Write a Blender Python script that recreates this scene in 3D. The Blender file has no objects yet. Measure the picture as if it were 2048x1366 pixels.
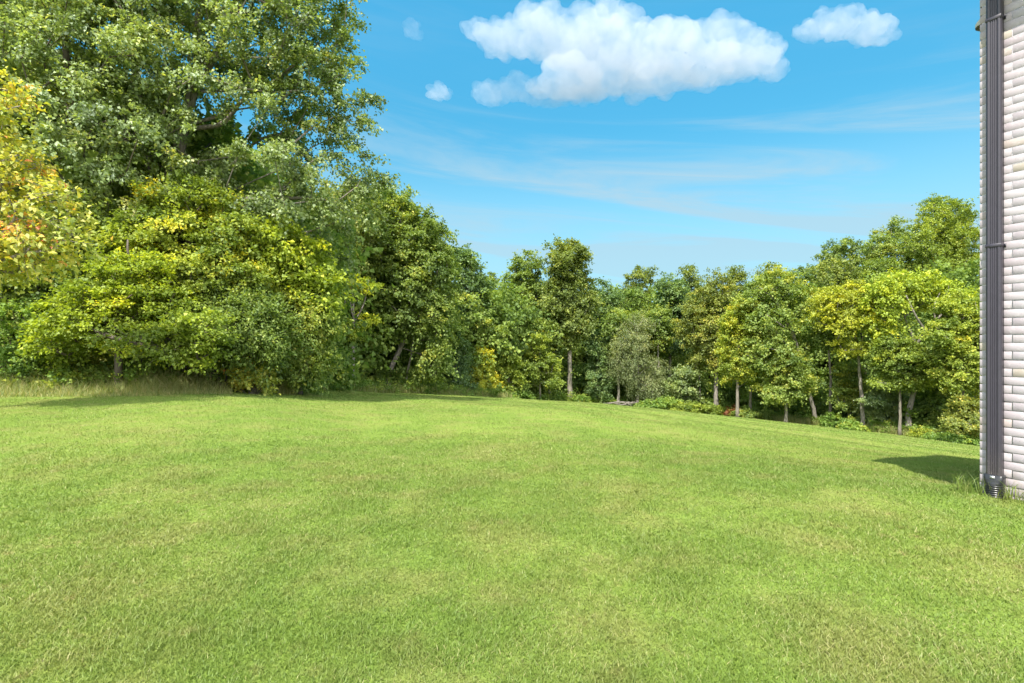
import bpy, math, random
import numpy as np
from mathutils import Vector
R = math.radians
sc = bpy.context.scene
COL = sc.collection

# ------------------------------------------------------------------ camera
HC = 1.25                      # camera height above the lawn under it
F, CX, CY = 1024.0, 1024.0, 683.0   # 18 mm lens on 36 mm: photograph is 2048 wide
cam_d = bpy.data.cameras.new('camera'); cam_d.sensor_width = 36; cam_d.lens = 18
cam_d.clip_start = 0.05; cam_d.clip_end = 20000
cam = bpy.data.objects.new('camera', cam_d); COL.objects.link(cam)
cam.location = (0, 0, HC); cam.rotation_euler = (R(90), 0, 0)
sc.camera = cam

# ------------------------------------------------------------------ sun + sky
SUN_TO = Vector((-0.43, -0.90, 0)).normalized()
SUN_EL = R(55)
sun_d = bpy.data.lights.new('sun', 'SUN'); sun_d.energy = 2.8; sun_d.angle = R(0.53); sun_d.color = (1.0, 0.95, 0.86)
sun = bpy.data.objects.new('sun', sun_d); COL.objects.link(sun)
to_sun = Vector((SUN_TO.x*math.cos(SUN_EL), SUN_TO.y*math.cos(SUN_EL), math.sin(SUN_EL)))
sun.rotation_euler = to_sun.to_track_quat('Z', 'Y').to_euler()
sun.location = to_sun*80

world = bpy.data.worlds.new('World'); sc.world = world; world.use_nodes = True
nt = world.node_tree; nt.nodes.clear()
def N(nt, t, **kw):
    n = nt.nodes.new(t)
    for k, v in kw.items():
        if k in n.inputs: n.inputs[k].default_value = v
        else: setattr(n, k, v)
    return n
def math_(nt, op, a, b=None, c=None, clamp=False):
    n = nt.nodes.new('ShaderNodeMath'); n.operation = op; n.use_clamp = clamp
    for i, v in enumerate((a, b, c)):
        if v is None: continue
        if isinstance(v, (int, float)): n.inputs[i].default_value = v
        else: nt.links.new(v, n.inputs[i])
    return n.outputs[0]
def mapr(nt, v, a, b, c, d, smooth=True):
    n = nt.nodes.new('ShaderNodeMapRange'); n.interpolation_type = 'SMOOTHSTEP' if smooth else 'LINEAR'
    nt.links.new(v, n.inputs[0])
    for i, x in enumerate((a, b, c, d)): n.inputs[i+1].default_value = x
    return n.outputs[0]
def mixc(nt, f, a, b, blend='MIX'):
    n = nt.nodes.new('ShaderNodeMix'); n.data_type = 'RGBA'; n.blend_type = blend
    for s, v in ((n.inputs[0], f), (n.inputs[6], a), (n.inputs[7], b)):
        if isinstance(v, (int, float)): s.default_value = v
        elif isinstance(v, tuple): s.default_value = (*v[:3], 1)
        else: nt.links.new(v, s)
    return n.outputs[2]
SKY_A, SKY_B, SKY_Z = 0.9, 8.5, 11.4
sky = N(nt, 'ShaderNodeTexSky', sky_type='NISHITA', sun_disc=False, sun_elevation=SUN_EL,
        sun_rotation=math.atan2(SUN_TO.x, SUN_TO.y), altitude=200.0, air_density=1.0, dust_density=0.4, ozone_density=1.6)
# thin cirrus veils, laid out by compass bearing and elevation
tc = N(nt, 'ShaderNodeTexCoord'); sep = N(nt, 'ShaderNodeSeparateXYZ'); nt.links.new(tc.outputs['Generated'], sep.inputs[0])
X, Y_, Z_ = sep.outputs
az = math_(nt, 'ARCTAN2', X, Y_)
el = math_(nt, 'DIVIDE', Z_, math_(nt, 'SQRT', math_(nt, 'ADD', math_(nt, 'MULTIPLY', X, X), math_(nt, 'MULTIPLY', Y_, Y_))))
tilt = math_(nt, 'ADD', el, math_(nt, 'MULTIPLY', az, 0.16))
comb = N(nt, 'ShaderNodeCombineXYZ'); nt.links.new(math_(nt, 'MULTIPLY', az, SKY_A), comb.inputs[0]); nt.links.new(math_(nt, 'MULTIPLY', tilt, SKY_B), comb.inputs[1])
comb.inputs[2].default_value = SKY_Z
n1 = N(nt, 'ShaderNodeTexNoise', Scale=1.5, Detail=9.0, Roughness=0.60, Distortion=0.8); nt.links.new(comb.outputs[0], n1.inputs['Vector'])
veil = mapr(nt, n1.outputs[0], 0.43, 0.76, 0.0, 0.85)
low = mapr(nt, el, 0.52, 0.26, 0.10, 1.0)
veil = math_(nt, 'MULTIPLY', veil, low)
haze_low = mapr(nt, el, 0.42, 0.06, 0.0, 0.82)
fac = math_(nt, 'MINIMUM', math_(nt, 'ADD', veil, haze_low), 0.85)
tint = mixc(nt, 1.0, sky.outputs[0], mixc(nt, mapr(nt, el, 0.30, 0.70, 0, 1), (0.27, 0.78, 0.76), (0.30, 1.04, 1.02)), 'MULTIPLY')
skyc = mixc(nt, fac, tint, (1.75, 2.5, 2.95))
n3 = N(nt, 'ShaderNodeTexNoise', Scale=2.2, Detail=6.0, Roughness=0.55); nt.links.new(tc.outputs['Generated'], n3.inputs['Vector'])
behind = math_(nt, 'MULTIPLY', mapr(nt, Y_, 0.25, -0.45, 0, 1), mapr(nt, n3.outputs[0], 0.36, 0.56, 0.25, 0.95))   # unseen bright cloud veil, added behind the camera as white fill light
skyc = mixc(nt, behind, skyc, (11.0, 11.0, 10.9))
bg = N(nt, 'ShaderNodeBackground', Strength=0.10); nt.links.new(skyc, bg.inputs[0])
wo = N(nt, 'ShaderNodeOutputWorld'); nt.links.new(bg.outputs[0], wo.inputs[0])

sc.view_settings.view_transform = 'Standard'; sc.view_settings.look = 'None'
sc.view_settings.exposure = 1.5; sc.view_settings.gamma = 1.0
cy = sc.cycles
cy.max_bounces = 8; cy.diffuse_bounces = 5; cy.glossy_bounces = 2; cy.transmission_bounces = 4; cy.volume_bounces = 6; cy.transparent_max_bounces = 4
cy.caustics_reflective = False; cy.caustics_refractive = False
cy.use_denoising = True; cy.denoiser = 'OPENIMAGEDENOISE'; cy.denoising_input_passes = 'RGB_ALBEDO_NORMAL'; cy.denoising_prefilter = 'ACCURATE'
cy.use_adaptive_sampling = False
cy.volume_step_rate = 0.25

# ------------------------------------------------------------------ helpers
def tag(o, label=None, cat=None, group=None, kind=None):
    for k, v in (('label', label), ('category', cat), ('group', group), ('kind', kind)):
        if v: o[k] = v
    return o
def link(name, me, parent=None, mat=None):
    o = bpy.data.objects.new(name, me); COL.objects.link(o)
    if parent: o.parent = parent
    if mat:
        me.materials.clear(); me.materials.append(mat)
    return o
def empty(name, loc=(0, 0, 0)):
    o = bpy.data.objects.new(name, None); COL.objects.link(o); o.location = loc
    o.empty_display_size = 0.3
    return o
def np_mesh(name, V, faces, attr=None, smooth=False):
    """V (n,3); faces: list of (m,k) int arrays; attr: per-face floats"""
    faces = [f for f in faces if len(f)]
    me = bpy.data.meshes.new(name)
    V = np.ascontiguousarray(V, np.float32)
    me.vertices.add(len(V)); me.vertices.foreach_set('co', V.ravel())
    loops = np.concatenate([f.ravel() for f in faces]).astype(np.int32)
    tot = np.concatenate([np.full(len(f), f.shape[1]) for f in faces]).astype(np.int32)
    start = np.concatenate([[0], np.cumsum(tot)[:-1]]).astype(np.int32)
    me.loops.add(len(loops)); me.loops.foreach_set('vertex_index', loops)
    me.polygons.add(len(tot)); me.polygons.foreach_set('loop_start', start)
    if smooth: me.polygons.foreach_set('use_smooth', np.ones(len(tot), bool))
    me.update(calc_edges=True)
    if attr is not None:
        a = me.attributes.new('tint', 'FLOAT', 'FACE'); a.data.foreach_set('value', np.asarray(attr, np.float32))
    return me
class MB:
    """collects shapes into one mesh"""
    def __init__(s): s.V = []; s.Q = []; s.T = []; s.n = 0; s.aq = []
    def add(s, V, Q=None, T=None, a=0.5):
        V = np.asarray(V, float); s.V.append(V)
        if Q is not None and len(Q): s.Q.append(np.asarray(Q)+s.n); s.aq.append(np.full(len(Q), a))
        if T is not None and len(T): s.T.append(np.asarray(T)+s.n)
        s.n += len(V)
    def box(s, o, ax, ay, az, a=0.5, ch=0.0):
        """box from corner o spanned by 3 vectors; ch: chamfer of the face at +ay"""
        o, ax, ay, az = map(np.asarray, (o, ax, ay, az))
        P = [o, o+ax, o+ax+az, o+az]
        if ch <= 0:
            P2 = [p+ay for p in P]
            s.add(np.array(P+P2), [[0,3,2,1],[4,5,6,7],[0,1,5,4],[1,2,6,5],[2,3,7,6],[3,0,4,7]], a=a)
        else:
            ux, uz, uy = ax/np.linalg.norm(ax)*ch, az/np.linalg.norm(az)*ch, ay/np.linalg.norm(ay)*ch
            P2 = [p+ay-uy for p in P]
            P3 = [o+ux+uz+ay, o+ax-ux+uz+ay, o+ax+az-ux-uz+ay, o+az+ux-uz+ay]
            q = [[0,3,2,1],[8,9,10,11]]
            for i in range(4):
                j = (i+1) % 4
                q += [[i, j, 4+j, 4+i], [4+i, 4+j, 8+j, 8+i]]
            s.add(np.array(P+P2+P3), q, a=a)
    def tube(s, pts, rad, k=10, cap=True, a=0.5):
        pts = np.asarray(pts, float); rad = np.broadcast_to(np.asarray(rad, float), (len(pts),))
        t = np.gradient(pts, axis=0); t /= np.linalg.norm(t, axis=1)[:, None]+1e-9
        ref = np.array([1.0, 0, 0]) if abs(t[0][0]) < 0.8 else np.array([0, 1.0, 0])
        rings = []
        for p, d, r in zip(pts, t, rad):
            u = ref-d*np.dot(ref, d); u /= np.linalg.norm(u); v = np.cross(d, u); ref = u
            th = np.arange(k)/k*2*math.pi
            rings.append(p+r*(np.cos(th)[:, None]*u+np.sin(th)[:, None]*v))
        V = np.concatenate(rings); q = []
        for i in range(len(pts)-1):
            for j in range(k):
                q.append([i*k+j, i*k+(j+1) % k, (i+1)*k+(j+1) % k, (i+1)*k+j])
        T = []
        if cap:
            V = np.concatenate([V, pts[:1], pts[-1:]]); m = len(V)
            for j in range(k):
                T.append([m-2, (j+1) % k, j]); b = (len(pts)-1)*k
                T.append([m-1, b+j, b+(j+1) % k])
        s.add(V, q, T, a=a)
    def build(s, name, mat, parent=None, smooth=False):
        Q = np.concatenate(s.Q) if s.Q else np.zeros((0, 4), int); T = np.concatenate(s.T) if s.T else np.zeros((0, 3), int)
        at = np.concatenate((s.aq or [np.zeros(0)])+[np.full(len(T), 0.5)])
        me = np_mesh(name, np.concatenate(s.V), [Q, T], at, smooth)
        return link(name, me, parent, mat)

# ------------------------------------------------------------------ terrain
TL = np.array([  # px, row of the wood's foot, distance
    (-3500, 860, 7), (-1200, 815, 10.5), (-300, 794, 12.6), (0, 787, 13.6), (300, 780, 14.2), (590, 782, 17.0), (680, 784, 27), (900, 790, 37), (1140, 806, 50), (1300, 819, 52),
    (1450, 833, 47), (1640, 853, 42), (1815, 873, 37), (1950, 891, 34), (2300, 935, 28), (3000, 1010, 20), (6000, 1300, 12)], float)
TH = np.arctan((TL[:, 0]-CX)/F)
TX = (TL[:, 0]-CX)/F*TL[:, 2]
TR = np.hypot(TX, TL[:, 2]); TZ = HC-(TL[:, 1]-CY)/F*TL[:, 2]
TP = np.interp(TL[:, 0], [0, 640, 1140, 1450, 1800], [1.10, 1.2, 1.28, 1.12, 1.0])
TR0 = np.interp(TL[:, 0], [0, 1000, 1950, 2500], [3.5, 3.5, 5.8, 6.5])
def edge_r(th): return np.interp(th, TH, TR)
def ground(x, y):
    x = np.asarray(x, float); y = np.asarray(y, float)
    r = np.hypot(x, y); th = np.arctan2(x, y)
    d = np.deg2rad(2.5)
    acc = 0
    for k in (-1, 0, 1):
        t = th+k*d
        rt = np.interp(t, TH, TR); zt = np.interp(t, TH, TZ); p = np.interp(t, TH, TP); r0 = np.interp(t, TH, TR0)
        back = np.clip((np.abs(t)-1.35)/0.8, 0, 1)
        s = np.clip((r-r0)/(rt-r0), 0, None)
        z = zt*np.minimum(s, 1)**p*(1-back)
        out = np.clip(r-rt, 0, None)
        rise = np.interp(t, [-1.0, -0.35, 0.1, 0.45, 0.9], [0.02, 0.0, 0.01, 0.05, 0.10])
        z = z+rise*np.minimum(out, 60)+0.0*out
        acc = acc+z
    z = acc/3
    z = z+0.035*np.sin(x*0.55+1.3)*np.sin(y*0.47+0.4)*np.clip(r/12, 0, 1)+0.02*np.sin(x*1.3+y*0.9)*np.clip((r-4)/10, 0, 1)
    return z
def at(px, Y, row=None):
    x = (px-CX)/F*Y
    z = float(ground(x, Y)) if row is None else HC+(CY-row)/F*Y
    return np.array([x, Y, z])

# ------------------------------------------------------------------ materials
def new_mat(name):
    m = bpy.data.materials.new(name); m.use_nodes = True; m.node_tree.nodes.clear(); return m, m.node_tree
def out_(nt, sh, disp=None):
    o = N(nt, 'ShaderNodeOutputMaterial'); nt.links.new(sh, o.inputs[0]); return o
def ramp(nt, fac, stops):
    r = N(nt, 'ShaderNodeValToRGB'); el = r.color_ramp.elements
    while len(el) < len(stops): el.new(0.5)
    for e, (p, c) in zip(el, stops): e.position = p; e.color = (*c, 1)
    nt.links.new(fac, r.inputs[0]); return r.outputs[0]
def noise(nt, vec, scale, detail=4.0, rough=0.5, dist=0.0):
    n = N(nt, 'ShaderNodeTexNoise', Scale=scale, Detail=detail, Roughness=rough, Distortion=dist)
    if vec is not None: nt.links.new(vec, n.inputs['Vector'])
    return n.outputs[0]
LEAFK = 2.1
def leaf_mat(name, stops, gloss=0.025, trans=0.42, rough=0.6):
    m, nt = new_mat(name)
    a = N(nt, 'ShaderNodeAttribute', attribute_name='tint')
    c = ramp(nt, a.outputs['Fac'], [(p_, tuple(v*LEAFK for v in c_)) for p_, c_ in stops])
    d = N(nt, 'ShaderNodeBsdfDiffuse'); nt.links.new(c, d.inputs[0])
    t = N(nt, 'ShaderNodeBsdfTranslucent')
    tcol = mixc(nt, 1.0, c, (1.3, 1.25, 0.6), 'MULTIPLY'); nt.links.new(tcol, t.inputs[0])
    mx = N(nt, 'ShaderNodeMixShader', Fac=trans); nt.links.new(d.outputs[0], mx.inputs[1]); nt.links.new(t.outputs[0], mx.inputs[2])
    g = N(nt, 'ShaderNodeBsdfGlossy', Roughness=rough); g.inputs[0].default_value = (0.9, 0.95, 1, 1)
    m2 = N(nt, 'ShaderNodeMixShader', Fac=gloss); nt.links.new(mx.outputs[0], m2.inputs[1]); nt.links.new(g.outputs[0], m2.inputs[2])
    out_(nt, m2.outputs[0]); return m
def greens(dark, mid, light, tip, k=1.0):
    f = lambda c: tuple(v*k for v in c)
    return [(0.0, f(dark)), (0.42, f(mid)), (0.78, f(light)), (1.0, f(tip))]
M = {}
M['sweet'] = leaf_mat('leaf_mid_green', greens((.055,.082,.024), (.105,.145,.040), (.17,.21,.06), (.30,.28,.06)), gloss=0.06)
M['pale'] = leaf_mat('leaf_pale_green', greens((.07,.10,.034), (.13,.175,.055), (.20,.24,.075), (.32,.30,.075)), gloss=0.06)
M['dark'] = leaf_mat('leaf_dark_green', greens((.030,.060,.016), (.06,.105,.026), (.095,.145,.036), (.15,.18,.04)))
M['blue'] = leaf_mat('leaf_bluish_green', greens((.035,.065,.022), (.068,.11,.034), (.11,.16,.048), (.16,.20,.055)), gloss=0.03)
M['mid'] = leaf_mat('leaf_forest_green', greens((.046,.074,.016), (.092,.132,.026), (.152,.19,.036), (.245,.24,.038)))
M['lime'] = leaf_mat('leaf_lime_green', greens((.064,.096,.015), (.140,.178,.024), (.230,.250,.030), (.36,.31,.033)), trans=0.4)
M['yell'] = leaf_mat('leaf_yellow_green', greens((.09,.125,.016), (.19,.235,.024), (.32,.325,.026), (.48,.38,.028)), trans=0.4)
M['gold'] = leaf_mat('leaf_gold', greens((.11,.13,.015), (.215,.232,.02), (.345,.312,.023), (.46,.32,.022)), trans=0.4)
M['olive'] = leaf_mat('leaf_olive', greens((.052,.075,.018), (.10,.13,.027), (.165,.185,.035), (.28,.25,.042)))
M['rust'] = leaf_mat('leaf_olive_gold', greens((.06,.078,.020), (.115,.14,.028), (.19,.195,.033), (.30,.24,.036)))
M['grey'] = leaf_mat('leaf_grey_green', greens((.06,.08,.034), (.11,.135,.055), (.17,.19,.08), (.25,.24,.10)))
M['orange'] = leaf_mat('leaf_autumn', [(0, (.13,.17,.028)), (.38, (.23,.25,.038)), (.70, (.33,.29,.04)), (.90, (.40,.22,.035)), (1, (.34,.11,.03))], trans=0.42, gloss=0.05)
M['woodleaf'] = leaf_mat('leaf_wood_green', greens((.05,.08,.02), (.10,.145,.033), (.155,.20,.045), (.23,.245,.05)), gloss=0.012)
M['weed'] = leaf_mat('leaf_weed', greens((.05,.088,.016), (.095,.155,.028), (.15,.205,.035), (.25,.25,.04)))
M['redleaf'] = leaf_mat('leaf_red', [(0, (.09,.04,.018)), (.5, (.14,.055,.02)), (1, (.18,.08,.03))])
M['dry'] = leaf_mat('dry_stalk', [(0, (.08,.115,.026)), (.4, (.145,.165,.05)), (.75, (.23,.21,.085)), (1, (.28,.23,.12))], gloss=0.03)
def bark_mat(name, a, b):
    m, nt = new_mat(name)
    g = N(nt, 'ShaderNodeNewGeometry'); mp = N(nt, 'ShaderNodeMapping'); mp.inputs['Scale'].default_value = (9, 9, 1.6)
    nt.links.new(g.outputs['Position'], mp.inputs[0])
    n = noise(nt, mp.outputs[0], 1.6, 6, 0.65, 0.4)
    n2 = noise(nt, g.outputs['Position'], 0.7, 3)
    c = ramp(nt, n, [(0.32, a), (0.66, b)])
    c = mixc(nt, mapr(nt, n2, 0.45, 0.75, 0, 0.5), c, (0.09, 0.10, 0.05))
    p = N(nt, 'ShaderNodeBsdfPrincipled', Roughness=0.92); nt.links.new(c, p.inputs['Base Color'])
    bp = N(nt, 'ShaderNodeBump', Strength=0.8, Distance=0.03); nt.links.new(n, bp.inputs['Height']); nt.links.new(bp.outputs[0], p.inputs['Normal'])
    out_(nt, p.outputs[0]); return m
M['bark'] = bark_mat('bark_brown', (.06,.047,.036), (.20,.165,.13))
M['barkpale'] = bark_mat('bark_pale_grey', (.13,.11,.09), (.36,.32,.28))
M['barkmid'] = bark_mat('bark_grey_brown', (.12,.10,.08), (.32,.28,.235))
M['barkdark'] = bark_mat('bark_dark', (.025,.02,.016), (.075,.06,.048))

def lawn_color(nt):
    """colour of the turf from the place it grows at: greener and yellower patches, thin dry spots"""
    g = N(nt, 'ShaderNodeNewGeometry'); P = g.outputs['Position']
    mp = N(nt, 'ShaderNodeMapping'); mp.inputs['Scale'].default_value = (1, 0.55, 1); nt.links.new(P, mp.inputs[0])
    big = noise(nt, mp.outputs[0], 0.42, 4, 0.55, 0.3)
    med = noise(nt, P, 1.7, 5, 0.6)
    fin = noise(nt, P, 9.0, 3, 0.6)
    c = mixc(nt, mapr(nt, big, 0.38, 0.62, 0, 1), (.175,.262,.047), (.232,.295,.062))
    c = mixc(nt, mapr(nt, med, 0.42, 0.70, 0, 0.75), c, (.195,.285,.049))
    c = mixc(nt, mapr(nt, med, 0.56, 0.32, 0, 0.6), c, (.27,.275,.085))
    dry = math_(nt, 'MULTIPLY', mapr(nt, fin, 0.56, 0.72, 0, 1), mapr(nt, big, 0.42, 0.62, 0.15, 0.9))
    c = mixc(nt, math_(nt, 'MULTIPLY', dry, 0.75), c, (.36,.31,.13))
    return c, P
m, nt = new_mat('turf'); c, P = lawn_color(nt)
c = mixc(nt, mapr(nt, noise(nt, P, 38.0, 4, 0.7), 0.35, 0.65, 0.45, 0.0), c, (.15,.19,.05))
d = N(nt, 'ShaderNodeBsdfDiffuse', Roughness=0.6); nt.links.new(c, d.inputs[0])
bp = N(nt, 'ShaderNodeBump', Strength=0.7, Distance=0.05); nt.links.new(noise(nt, P, 26.0, 5, 0.7), bp.inputs['Height']); nt.links.new(bp.outputs[0], d.inputs['Normal'])
out_(nt, d.outputs[0]); M['turf'] = m
m, nt = new_mat('grass_blade'); c, P = lawn_color(nt)
a = N(nt, 'ShaderNodeAttribute', attribute_name='tint').outputs['Fac']
c = mixc(nt, mapr(nt, a, 0.5, 0.0, 0, 0.5), c, (.12,.22,.04))
c = mixc(nt, mapr(nt, a, 0.76, 1.0, 0, 0.8), c, (.48,.44,.20))
d = N(nt, 'ShaderNodeBsdfDiffuse'); nt.links.new(c, d.inputs[0])
t = N(nt, 'ShaderNodeBsdfTranslucent'); nt.links.new(mixc(nt, 1.0, c, (1.15, 1.1, 0.7), 'MULTIPLY'), t.inputs[0])
mx = N(nt, 'ShaderNodeMixShader', Fac=0.32); nt.links.new(d.outputs[0], mx.inputs[1]); nt.links.new(t.outputs[0], mx.inputs[2])
gl = N(nt, 'ShaderNodeBsdfGlossy', Roughness=0.45); m2 = N(nt, 'ShaderNodeMixShader', Fac=0.02); nt.links.new(mx.outputs[0], m2.inputs[1]); nt.links.new(gl.outputs[0], m2.inputs[2])
out_(nt, m2.outputs[0]); M['blade'] = m
m, nt = new_mat('leaf_litter'); g = N(nt, 'ShaderNodeNewGeometry')
c = ramp(nt, noise(nt, g.outputs['Position'], 3.0, 6, 0.7), [(0.3, (.035,.035,.015)), (0.5, (.06,.075,.02)), (0.7, (.13,.10,.05))])
d = N(nt, 'ShaderNodeBsdfDiffuse'); nt.links.new(c, d.inputs[0]); out_(nt, d.outputs[0]); M['litter'] = m
def plain(name, col, rough=0.5, metal=0.0, bump=None, dirt=None):
    m, nt = new_mat(name); p = N(nt, 'ShaderNodeBsdfPrincipled', Roughness=rough, Metallic=metal)
    g = N(nt, 'ShaderNodeNewGeometry'); c = (*col, 1)
    n = noise(nt, g.outputs['Position'], 14.0, 5, 0.6)
    cc = mixc(nt, mapr(nt, n, 0.35, 0.7, 0, 0.35), col, tuple(v*0.72 for v in col))
    if dirt:
        sp = N(nt, 'ShaderNodeSeparateXYZ'); nt.links.new(g.outputs['Position'], sp.inputs[0])
        n2 = noise(nt, g.outputs['Position'], 140.0, 2, 0.5)
        up = mapr(nt, sp.outputs[2], dirt[0], dirt[1], 1.0, 0.0)
        cc = mixc(nt, math_(nt, 'MULTIPLY', mapr(nt, n2, 0.62, 0.70, 0, 0.9), up), cc, (.42,.38,.30))
        cc = mixc(nt, math_(nt, 'MULTIPLY', up, 0.45), cc, (.10,.085,.06))
    nt.links.new(cc, p.inputs['Base Color'])
    if bump:
        bp = N(nt, 'ShaderNodeBump', Strength=bump[1], Distance=0.01); nt.links.new(noise(nt, g.outputs['Position'], bump[0], 5, 0.6), bp.inputs['Height']); nt.links.new(bp.outputs[0], p.inputs['Normal'])
    out_(nt, p.outputs[0]); return m

# ------------------------------------------------------------------ ground sheets
def polar_sheet(rads, ths, inner=None, outer=None):
    pass
ths = np.concatenate([np.linspace(-math.pi, -1.2, 40)[:-1], np.linspace(-1.2, 1.2, 241), np.linspace(1.2, math.pi, 40)[1:]])
def sheet(s_list, rfun):
    n = len(ths); V = []; 
    for s in s_list:
        r = rfun(s, ths); x = r*np.sin(ths); y = r*np.cos(ths)
        V.append(np.stack([x, y, ground(x, y)], 1))
    V = np.concatenate(V); m = len(s_list)
    i, j = np.meshgrid(np.arange(m-1), np.arange(n-1), indexing='ij'); b = (i*n+j).ravel()
    return V, np.stack([b, b+n, b+n+1, b+1], 1)
s1 = np.linspace(0, 1, 120)**1.4
V, Q = sheet(s1, lambda s, t: np.maximum(0.02, s*(edge_r(t)+0.8)))
tag(link('lawn', np_mesh('lawn', V, [Q], smooth=True), mat=M['turf']), kind='structure')
s2 = np.concatenate([np.linspace(0, 60, 30), np.geomspace(70, 4000, 18)])
V, Q = sheet(s2, lambda s, t: edge_r(t)+0.8+s)
tag(link('forest_floor', np_mesh('forest_floor', V, [Q], smooth=True), mat=M['litter']), kind='structure')

# ------------------------------------------------------------------ house
WD = np.array([-0.502, 0.865, 0.0]); WD /= np.linalg.norm(WD)      # along the wall, away from camera
WN = np.array([-WD[1], WD[0], 0.0]) ; WN = np.array([-0.865, -0.502, 0.0]); WN /= np.linalg.norm(WN)   # out of the wall
C0 = np.array([3.884, 4.249, 0.0])
UP = np.array([0, 0, 1.0])
EAVE = 4.40; ZB = -0.25
house = empty('brick_house', tuple(C0)); tag(house, 'white painted brick house corner with dark metal downspout at right edge of lawn', 'house')
def hb(o): 
    if o.parent is house: o.location = tuple(-C0)
    return o
bpy.context.view_layer.update()
m, nt = new_mat('painted_brick'); a = N(nt, 'ShaderNodeAttribute', attribute_name='tint').outputs['Fac']
g = N(nt, 'ShaderNodeNewGeometry'); P = g.outputs['Position']
c = ramp(nt, a, [(0, (.34,.29,.315)), (.45, (.395,.35,.375)), (.8, (.435,.395,.42)), (.96, (.41,.34,.335)), (1, (.40,.345,.29))])
nz = noise(nt, P, 30.0, 6, 0.65)
c = mixc(nt, mapr(nt, nz, 0.5, 0.75, 0, 0.5), c, (.55,.52,.53))
c = mixc(nt, mapr(nt, noise(nt, P, 90.0, 3, 0.6), 0.66, 0.72, 0, 0.5), c, (.18,.15,.13))
sp = N(nt, 'ShaderNodeSeparateXYZ'); nt.links.new(P, sp.inputs[0])
c = mixc(nt, math_(nt, 'MULTIPLY', mapr(nt, sp.outputs[2], 0.35, -0.02, 0, 0.75), mapr(nt, noise(nt, P, 9.0, 5, .6), 0.4, 0.65, 0.1, 1)), c, (.25,.20,.12))
p = N(nt, 'ShaderNodeBsdfPrincipled', Roughness=0.75); nt.links.new(c, p.inputs['Base Color'])
bp = N(nt, 'ShaderNodeBump', Strength=0.35, Distance=0.003); nt.links.new(noise(nt, P, 60.0, 6, 0.7), bp.inputs['Height']); nt.links.new(bp.outputs[0], p.inputs['Normal'])
out_(nt, p.outputs[0]); M['brick'] = m
M['mortar'] = plain('painted_mortar', (.58,.55,.57), 0.85, bump=(80, .5))
rng = np.random.default_rng(5)
CO, BL, JT, DEP = 0.0677, 0.203, 0.0070, 0.0010
mb = MB(); LW, LS = 9.0, 8.0
# body behind the bricks
mb.box(C0+UP*ZB - WD*LW - WN*0.0, WD*(LW-0.0)-WD*0.012, -WN*LS, UP*(EAVE-ZB))
wall = hb(mb.build('brick_wall', M['mortar'], house))
mb = MB()
nco = int((EAVE-ZB)/CO)
for side in (0, 1):
    D = -WD if side == 0 else -WN       # run direction from the corner
    Nn = WN if side == 0 else WD
    L = LW if side == 0 else 3.0
    for i in range(nco):
        z = ZB+i*CO
        off = 0
        s = 0.0; first = True
        while s < L:
            ln = BL-JT
            if first:
                ln = (BL-JT) if (i % 2 == side) else (0.0925)
                s0 = -DEP if side == 0 else 0.0
                first = False; ln2 = ln-s0
            else: s0 = s; ln2 = ln
            e = abs(rng.normal(0, 0.0002)); zj = rng.normal(0, 0.0011)
            a = min(1, max(0, rng.normal(0.5, 0.2)))
            if rng.random() < 0.05: a = rng.uniform(.9, 1)
            o = C0+D*s0+UP*(z+JT*0.5+zj)
            mb.box(o, D*ln2, Nn*(DEP+e), UP*(CO-JT+rng.normal(0, .0006)), a=a, ch=0.0006)
            s = (s0 if s0 > 0 else 0)+ln+JT if s0 >= 0 else ln+JT
hb(mb.build('brick_face', M['brick'], wall))
# gutter, roof, soffit
M['gutter'] = plain('dark_metal', (.045,.040,.055), 0.42, 0.0, dirt=(-0.1, 0.5))
M['roof'] = plain('roof_shingle', (.10,.095,.09), 0.9, bump=(20, .8))
M['soffit'] = plain('white_soffit', (.55,.54,.55), 0.7)
OV = 0.25; OVD = 0.03
rb = MB(); A = C0+WD*OVD+WN*OV+UP*EAVE
rb.box(A-WD*(LW+OVD), WD*(LW+OVD), -WN*(LS+OV), UP*0.05); hb(rb.build('soffit', M['soffit'], house))
rb = MB(); base = A+UP*0.053
v0, v1 = base+WD*0.03+WN*0.03, base-WD*(LW+OVD)+WN*0.03
v2, v3 = v1-WN*8.4, v0-WN*8.4
rise = UP*2.4-WN*4.2
r0, r1 = v0+rise, v1+rise
rb.add(np.array([v0, v1, v2, v3, r0, r1, v0+UP*.02, v1+UP*.02]), [[0, 1, 5, 4], [2, 3, 4, 5], [0, 3, 2, 1]], [[0, 4, 3], [1, 2, 5]])
hb(rb.build('roof', M['roof'], house))
gb = MB(); g0 = A-WD*(LW+OVD)+WN*0.003-UP*0.02; gb.box(g0, WD*(LW+OVD), WN*0.12, UP*0.13); hb(gb.build('gutter', M['gutter'], house))
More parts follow.
